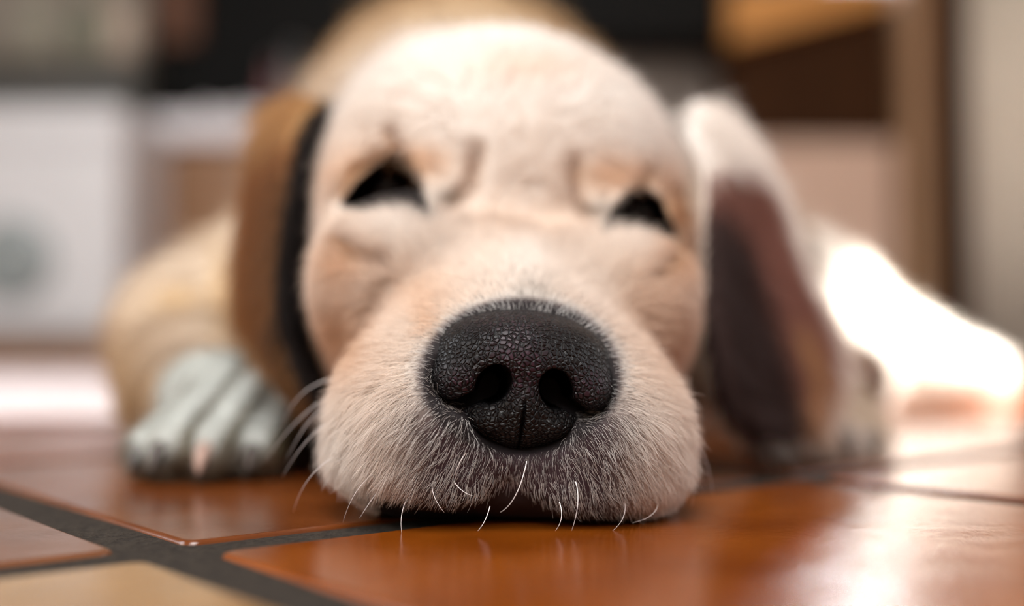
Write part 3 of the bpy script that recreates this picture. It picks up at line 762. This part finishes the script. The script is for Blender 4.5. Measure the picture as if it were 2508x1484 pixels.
def nose_material():
    m, nt, b = mat_new('nose_leather'); L = nt.links.new
    tc = N(nt, 'ShaderNodeTexCoord')
    wz = N(nt, 'ShaderNodeTexNoise'); wz.inputs['Scale'].default_value = 350; L(tc.outputs['Object'], wz.inputs['Vector'])
    mxv = N(nt, 'ShaderNodeMix', data_type='VECTOR'); mxv.inputs[0].default_value = .0012; L(tc.outputs['Object'], mxv.inputs[4]); L(wz.outputs['Color'], mxv.inputs[5])
    ve = N(nt, 'ShaderNodeTexVoronoi', feature='DISTANCE_TO_EDGE'); ve.inputs['Scale'].default_value = 760
    vc = N(nt, 'ShaderNodeTexVoronoi'); vc.inputs['Scale'].default_value = 760
    L(mxv.outputs[1], ve.inputs['Vector']); L(mxv.outputs[1], vc.inputs['Vector'])
    mr = N(nt, 'ShaderNodeMapRange', interpolation_type='SMOOTHSTEP'); mr.inputs[1].default_value = 0; mr.inputs[2].default_value = .24; L(ve.outputs['Distance'], mr.inputs[0])
    n2 = N(nt, 'ShaderNodeTexNoise'); n2.inputs['Scale'].default_value = 2200; n2.inputs['Detail'].default_value = 3; L(tc.outputs['Object'], n2.inputs['Vector'])
    ad = N(nt, 'ShaderNodeMath', operation='MULTIPLY_ADD'); ad.inputs[1].default_value = .12; L(n2.outputs['Fac'], ad.inputs[0]); L(mr.outputs[0], ad.inputs[2])
    bp = N(nt, 'ShaderNodeBump'); bp.inputs['Strength'].default_value = 1.0; bp.inputs['Distance'].default_value = .0006; L(ad.outputs[0], bp.inputs['Height']); L(bp.outputs[0], b.inputs['Normal'])
    at = N(nt, 'ShaderNodeAttribute', attribute_name='Col')
    cc = N(nt, 'ShaderNodeMix', data_type='RGBA'); cc.inputs[6].default_value = (.003, .0025, .003, 1); L(mr.outputs[0], cc.inputs[0])
    vr = N(nt, 'ShaderNodeMapRange'); vr.inputs[3].default_value = .6; vr.inputs[4].default_value = 1.5
    sx = N(nt, 'ShaderNodeSeparateColor'); L(vc.outputs['Color'], sx.inputs[0]); L(sx.outputs[0], vr.inputs[0])
    mu = N(nt, 'ShaderNodeMix', data_type='RGBA', blend_type='MULTIPLY'); mu.inputs[0].default_value = 1
    L(at.outputs['Color'], mu.inputs[6]); L(vr.outputs[0], mu.inputs[7]); L(mu.outputs[2], cc.inputs[7]); L(cc.outputs[2], b.inputs['Base Color'])
    b.inputs['Roughness'].default_value = .40
    sp = N(nt, 'ShaderNodeMapRange'); sp.inputs[1].default_value = .0015; sp.inputs[2].default_value = .005; sp.inputs[3].default_value = 0; sp.inputs[4].default_value = .26
    L(at.outputs['Color'], sp.inputs[0]); L(sp.outputs[0], b.inputs['Specular IOR Level'])
    return m
un, vn = to_px(Vn)
cn = np.tile(np.array([.0065, .006, .0066]), (len(Vn), 1))
for b4 in ((1262, 880, 60, 60, .8), (1300, 915, 50, 45, .8), (1125, 935, 45, 35, .7), (1450, 945, 45, 40, .7), (1255, 790, 120, 30, .3)):
    cn = lerp(cn, np.array([.034, .012, .022]), b4[4] * blob(un, vn, *b4[:4]))
q = (Vn - NC) @ RH
innostril = np.zeros(len(Vn))
for s in (-1, 1): innostril = np.maximum(innostril, (1 - sstep(np.hypot((q[:, 0] - s * .82) / .5, (q[:, 2] + .05) / .58), .85, 1.05)) * sstep(q[:, 1], .22, .55))
cn = lerp(cn, np.array([.001, .001, .001]), innostril)  # shade deep in the nostrils put into the colour
cn = lerp(cn, np.array([.0012, .001, .001]), np.exp(-(q[:, 0] / .07) ** 2) * sstep(-q[:, 2], .2, .6))
nose = mesh_obj('nose', Vn * CM, Qn, nose_material(), dog, True, cn); tag(nose, 'black pebbled nose leather with two nostrils')

# eyes
def ball(c, r, nu=32, nv=20):
    V = []; F = []
    for j in range(1, nv):
        for i in range(nu):
            a, b_ = 2 * math.pi * i / nu, math.pi * j / nv; V.append(c + r * np.array([math.cos(a) * math.sin(b_), math.sin(a) * math.sin(b_), math.cos(b_)]))
    t = len(V); V += [c + np.array([0, 0, r]), c - np.array([0, 0, r])]
    for j in range(nv - 2):
        for i in range(nu): F.append([j * nu + i, (j + 1) * nu + i, (j + 1) * nu + (i + 1) % nu, j * nu + (i + 1) % nu])
    for i in range(nu): F.append([t, i, (i + 1) % nu]); F.append([t + 1, (nv - 2) * nu + (i + 1) % nu, (nv - 2) * nu + i])
    return np.array(V) * CM, F
eye_m, nt, b = mat_new('dark_eye'); b.inputs['Base Color'].default_value = (.006, .003, .002, 1); b.inputs['Roughness'].default_value = .25
for px, py, D in ((950, 468, 39.5), (1572, 530, 39.8)):
    V_, F_ = ball(P(px, py, D), 1.0); mesh_obj('eye', V_, F_, eye_m, dog)
# claws
claw_m = mat_noise('claw_horn', (.02, .014, .01), (.05, .03, .02), 300, .35)
claw_p = mat_noise('pale_claw_horn', (.35, .22, .18), (.42, .28, .22), 300, .4)
for (x, y, z), m_ in (((-13.1, 39.4, .9), claw_m), ((-12.1, 38.55, 1.0), claw_m), ((-10.5, 38.35, 1.0), claw_p), ((-9.05, 39.2, .9), claw_m),
                      ((11.3, 46.7, .9), claw_m), ((12.4, 45.9, 1.0), claw_m), ((13.7, 45.9, 1.0), claw_m), ((14.8, 46.7, .9), claw_m)):
    pts = [((x) * CM, (y + .3 - .9 * t) * CM, (z + .15 - .75 * t * t) * CM) for t in np.linspace(0, 1, 8)]
    o = MB().tube(pts, [.0033 * (1 - t) ** .6 + .0002 for t in np.linspace(0, 1, 8)], 12).build('claw', m_, dog, True)
    if m_ is claw_p: o['label'] = 'pale pinkish claw'

# ------------------------------------------------------------------ fur
def sample(V, Q, Nn, n, weight):
    T = np.concatenate([Q[:, [0, 1, 2]], Q[:, [0, 2, 3]]])
    a, b, c = V[T[:, 0]], V[T[:, 1]], V[T[:, 2]]
    area = np.linalg.norm(np.cross(b - a, c - a), axis=1) / 2
    w = area * weight((a + b + c) / 3, (Nn[T[:, 0]] + Nn[T[:, 1]] + Nn[T[:, 2]]) / 3)
    k = rng.choice(len(T), n, p=w / w.sum())
    r1, r2 = np.sqrt(rng.random(n)), rng.random(n)
    bc = np.stack([1 - r1, r1 * (1 - r2), r1 * r2], 1)
    pos = (V[T[k]] * bc[:, :, None]).sum(1); nn = (Nn[T[k]] * bc[:, :, None]).sum(1)
    return pos, nn / (np.linalg.norm(nn, axis=1, keepdims=True) + 1e-9), w.sum()
def flow(p, n):
    """direction in which the coat lies"""
    q = (p - OH) @ RH
    head = q[:, 1] < 24
    c = NC + RH @ np.array([0, 1.2, .3])
    d = p - c; d /= np.linalg.norm(d, axis=1, keepdims=True)
    back = np.array([0, 1.0, 0.0])
    far = sstep(np.linalg.norm(p - c, axis=1), 3, 9)
    side = np.sign(q[:, 0]) * sstep(np.abs(q[:, 0]), 1, 6)
    low = 1 - sstep(q[:, 2], 2, 7)
    d2_ = np.stack([side * .55, .8 + 0 * side, -.35 * np.abs(side) - .5 * low * far], 1)
    d = d * (1 - far)[:, None] + d2_ * far[:, None]
    d = d + np.array([0, 0, -.55])[None] * ((q[:, 2] < 3.2) & (q[:, 1] < 6))[:, None]
    body = np.stack([.15 * np.sign(p[:, 0]), .6 + 0 * side, -.7 + 0 * side], 1)
    ear = (np.abs(q[:, 0]) > 7.4) & head & (p[:, 1] < 48)
    paw = (p[:, 1] < 47) & (np.abs(p[:, 0]) > 8) & (p[:, 2] < 6) & (p[:, 0] < 0)
    d = np.where(head[:, None], d, body)
    d = np.where(ear[:, None], np.stack([.25 * np.sign(q[:, 0]), .2 + 0 * side, -1 + 0 * side], 1), d)
    d = np.where(paw[:, None], np.array([-.15, -.9, -.45]), d)
    d = d - n * (d * n).sum(1, keepdims=True)
    return d / (np.linalg.norm(d, axis=1, keepdims=True) + 1e-6)
def make_fur(name, n, weight, length, radius, lift, mat, ns=5, wild=.18, accept=None, dark=None):
    p, nn, tot = sample(Vb, Qb, Nb, n, weight)
    if accept is not None:
        k = accept(p, nn); p, nn = p[k], nn[k]
    n = len(p); d = flow(p, nn)
    # clumps: neighbouring hairs share a bend
    cell = np.floor(p / .22).astype(int); h = (cell @ np.array([73856093, 19349663, 83492791])) & 0xffff
    tab = rng.normal(size=(65536, 3)); jit = tab[h] * wild * .7 + rng.normal(size=(n, 3)) * wild
    d = d + jit; d -= nn * np.minimum((d * nn).sum(1, keepdims=True), 0); d /= np.linalg.norm(d, axis=1, keepdims=True)
    Ln = length(p) * (.6 + .7 * rng.random(n)); lf = lift * (.5 + rng.random(n))
    t = np.linspace(0, 1, ns)[None, :, None]
    dir0 = d + nn * lf[:, None]
    pts = p[:, None, :] + (dir0[:, None, :] * t - nn[:, None, :] * (lf * .55)[:, None, None] * t * t) * Ln[:, None, None] - nn[:, None, :] * .03
    pts[..., 2] = np.maximum(pts[..., 2], .012)
    cv = bpy.data.hair_curves.new(name); cv.add_curves([ns] * n)
    cv.points.foreach_get  # positions through the attribute
    cv.attributes['position'].data.foreach_set('vector', (pts * CM).astype(np.float32).ravel())
    ra = cv.attributes.get('radius') or cv.attributes.new('radius', 'FLOAT', 'POINT')
    rr = radius(p)[:, None] * np.linspace(1, .25, ns)[None, :] * (.75 + .5 * rng.random(n))[:, None]
    ra.data.foreach_set('value', (rr * CM).astype(np.float32).ravel())
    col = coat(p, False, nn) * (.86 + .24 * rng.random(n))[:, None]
    if dark is not None: col = dark(p, col)
    c4 = np.ones((n, 4), dtype=np.float32); c4[:, :3] = np.clip(col, 0, 1)
    ca = cv.attributes.new('Col', 'FLOAT_COLOR', 'CURVE'); ca.data.foreach_set('color', c4.ravel())
    cv.materials.append(mat)
    o = bpy.data.objects.new(name, cv); C.objects.link(o); o.parent = dog; tag(o, kind='stuff')
    return o
fur_m, nt, b = mat_new('fur')
at = N(nt, 'ShaderNodeAttribute', attribute_name='Col'); nt.links.new(at.outputs['Color'], b.inputs['Base Color'])
b.inputs['Roughness'].default_value = .55; b.inputs['Specular IOR Level'].default_value = .35
tr = N(nt, 'ShaderNodeBsdfTranslucent'); nt.links.new(at.outputs['Color'], tr.inputs[0])
ms = N(nt, 'ShaderNodeMixShader'); ms.inputs[0].default_value = .3; out = nt.nodes['Material Output']
nt.links.new(b.outputs[0], ms.inputs[1]); nt.links.new(tr.outputs[0], ms.inputs[2]); nt.links.new(ms.outputs[0], out.inputs[0])

def ok_face(p, nn):
    u, v = to_px(p); q = (p - NC) @ RH
    inside_nose = ((q[:, 0] / 2.24) ** 2 + ((q[:, 2] - .4) / 1.32) ** 2 < 1) & (q[:, 1] < 3)
    inside_nose |= ((q[:, 0] / 1.38) ** 2 + ((q[:, 2] + .7) / 1.08) ** 2 < 1) & (q[:, 1] < 3)
    e = np.ones(len(p), bool)
    for poly, _a, _b in EYES: e &= ~((poly_sd(u, v, poly) < 10) & (p[:, 1] < 42))
    qh = (p - OH) @ RH
    mouth = ((np.hypot(qh[:, 0] / 1.7, (qh[:, 2]) / .85) < 1) | (np.hypot(qh[:, 0] / .75, (qh[:, 2]) / 1.15) < 1) | ((qh[:, 2] < .5) & (np.abs(qh[:, 0]) < 3.3))) & (qh[:, 1] < 3.4)
    return ~inside_nose & e & ~mouth & (p[:, 2] > .1)
def w_near(p, n): q = (p - OH) @ RH; return ((q[:, 1] < 7.5) & (p[:, 1] < 36)) * (n[:, 1] < .45) * 1.0
def w_head(p, n): q = (p - OH) @ RH; return ((q[:, 1] >= 5.5) & (p[:, 1] < 52)) * (n[:, 1] < .6) * 1.0
def w_far(p, n): return (p[:, 1] > 46) * 1.0
dist = lambda p: np.linalg.norm(p - (NC + RH @ np.array([0, 1.0, 0])), axis=1)
def ok_near(p, nn):
    u, v = to_px(p); low = (1 - sstep(np.abs(u - 1272), 200, 400)) * sstep(v, 930, 1080) + (1 - sstep(np.hypot((u - 1274) / 232, (v - 925) / 182), 1.0, 1.25))
    return ok_face(p, nn) & (rng.random(len(p)) > np.clip(low, 0, 1) * .74)
make_fur('muzzle_fur', 150000, w_near, lambda p: (.27 + .32 * sstep(dist(p), 1.8, 3.6)) * (.45 + .55 * sstep(p[:, 2], .5, 1.6)), lambda p: .0048 + 0 * p[:, 0], .4, fur_m, 5, .17, ok_near)
def dk(p, c):
    return c * np.array([.20, .18, .18])
def ring_w(p, n):
    u, v = to_px(p); q = (p - OH) @ RH
    r_ = np.hypot((u - 1274) / 1.12, (v - 905))
    return (q[:, 1] < 5) * (n[:, 1] < .4) * (np.exp(-((r_ - 225) / 45) ** 2) * .7 + sstep(v, 980, 1100) * (np.abs(u - 1270) < 330) * .8 * (1 - sstep(np.abs(u - 1270), 200, 330)))
make_fur('dark_muzzle_hair', 14000, ring_w, lambda p: .2 + .15 * sstep(dist(p), 2, 5), lambda p: .005 + 0 * p[:, 0], .3, fur_m, 4, .14, ok_face, dk)
make_fur('head_fur', 130000, w_head, lambda p: (.5 + .5 * sstep(dist(p), 7, 16) + .4 * (np.abs(((p - OH) @ RH)[:, 0]) > 7.4)) * np.where((p[:, 0] < -7.6) & (p[:, 1] < 46.5) & (p[:, 2] < 4.6), .6, 1), lambda p: .009 + 0 * p[:, 0], .28, fur_m, 4, .16, ok_face)
make_fur('body_fur', 45000, w_far, lambda p: 1.0 + .8 * sstep(p[:, 1], 50, 70), lambda p: .03 + 0 * p[:, 0], .35, fur_m, 4, .25, lambda p, n: p[:, 2] > .3)

# ------------------------------------------------------------------ whiskers
wh_m, nt, b = mat_new('whisker'); b.inputs['Base Color'].default_value = (.85, .80, .80, 1); b.inputs['Roughness'].default_value = .3
def whisker(pts, r=.011):
    """pts: px, py, D control points"""
    c = [Vector(P(*p)) for p in pts]; out = []
    n = 18
    for i in range(n + 1):
        t = i / n
        if len(c) == 3: p = c[0] * (1 - t) ** 2 + c[1] * 2 * t * (1 - t) + c[2] * t * t
        else: p = c[0] * (1 - t) ** 3 + c[1] * 3 * t * (1 - t) ** 2 + c[2] * 3 * t * t * (1 - t) + c[3] * t ** 3
        out.append(tuple(p * CM))
    return MB().tube(out, [max(1.3 * r * (1 - .8 * (i / n)), .0015) * CM for i in range(n + 1)], 6).build('whisker', wh_m, dog, True)
for w in ([(890, 925, 33), (730, 910, 32.5), (690, 1050, 33)], [(880, 948, 33), (760, 960, 32), (650, 1130, 32.5)], [(870, 965, 32), (770, 970, 31.5), (700, 1130, 32)],
          [(862, 1012, 31), (770, 1025, 30.8), (690, 1170, 31.5)], [(872, 1098, 30), (750, 1130, 29.5), (718, 1255, 30.5)], [(965, 1135, 28.9), (870, 1165, 28.4), (840, 1280, 28.9)],
          [(905, 1080, 29.6), (912, 1110, 29.2), (910, 1130, 29.2)], [(1060, 1170, 28.4), (1050, 1210, 28), (1088, 1255, 28)], [(1110, 1175, 28.3), (1125, 1205, 27.9), (1160, 1215, 27.9)],
          [(1290, 1130, 28.1), (1270, 1230, 27.6), (1225, 1255, 27.7)], [(1410, 1180, 28.3), (1425, 1230, 27.9), (1400, 1300, 27.9)], [(1590, 1060, 30), (1540, 1090, 29.2), (1555, 1150, 29)],
          [(1640, 990, 31.5), (1720, 1020, 31.5), (1725, 1120, 32)], [(1650, 1040, 31.5), (1740, 1090, 31.5), (1745, 1210, 32)], [(1680, 1110, 31), (1705, 1150, 31), (1695, 1240, 31.2)],
          [(1520, 1200, 29), (1550, 1260, 28.8), (1500, 1300, 28.6)], [(1610, 1220, 29.5), (1620, 1265, 29.2), (1550, 1280, 29)], [(1200, 1240, 28.3), (1190, 1280, 28.0), (1170, 1300, 27.9)],
          [(1000, 1215, 28.7), (975, 1260, 28.4), (985, 1310, 28.3)], [(1370, 1230, 28.3), (1385, 1270, 28), (1360, 1300, 28)], [(935, 1190, 29), (905, 1230, 28.7), (880, 1270, 28.9)],
          [(1150, 1100, 28.2), (1120, 1130, 27.9), (1115, 1165, 28)]):
    whisker(w)
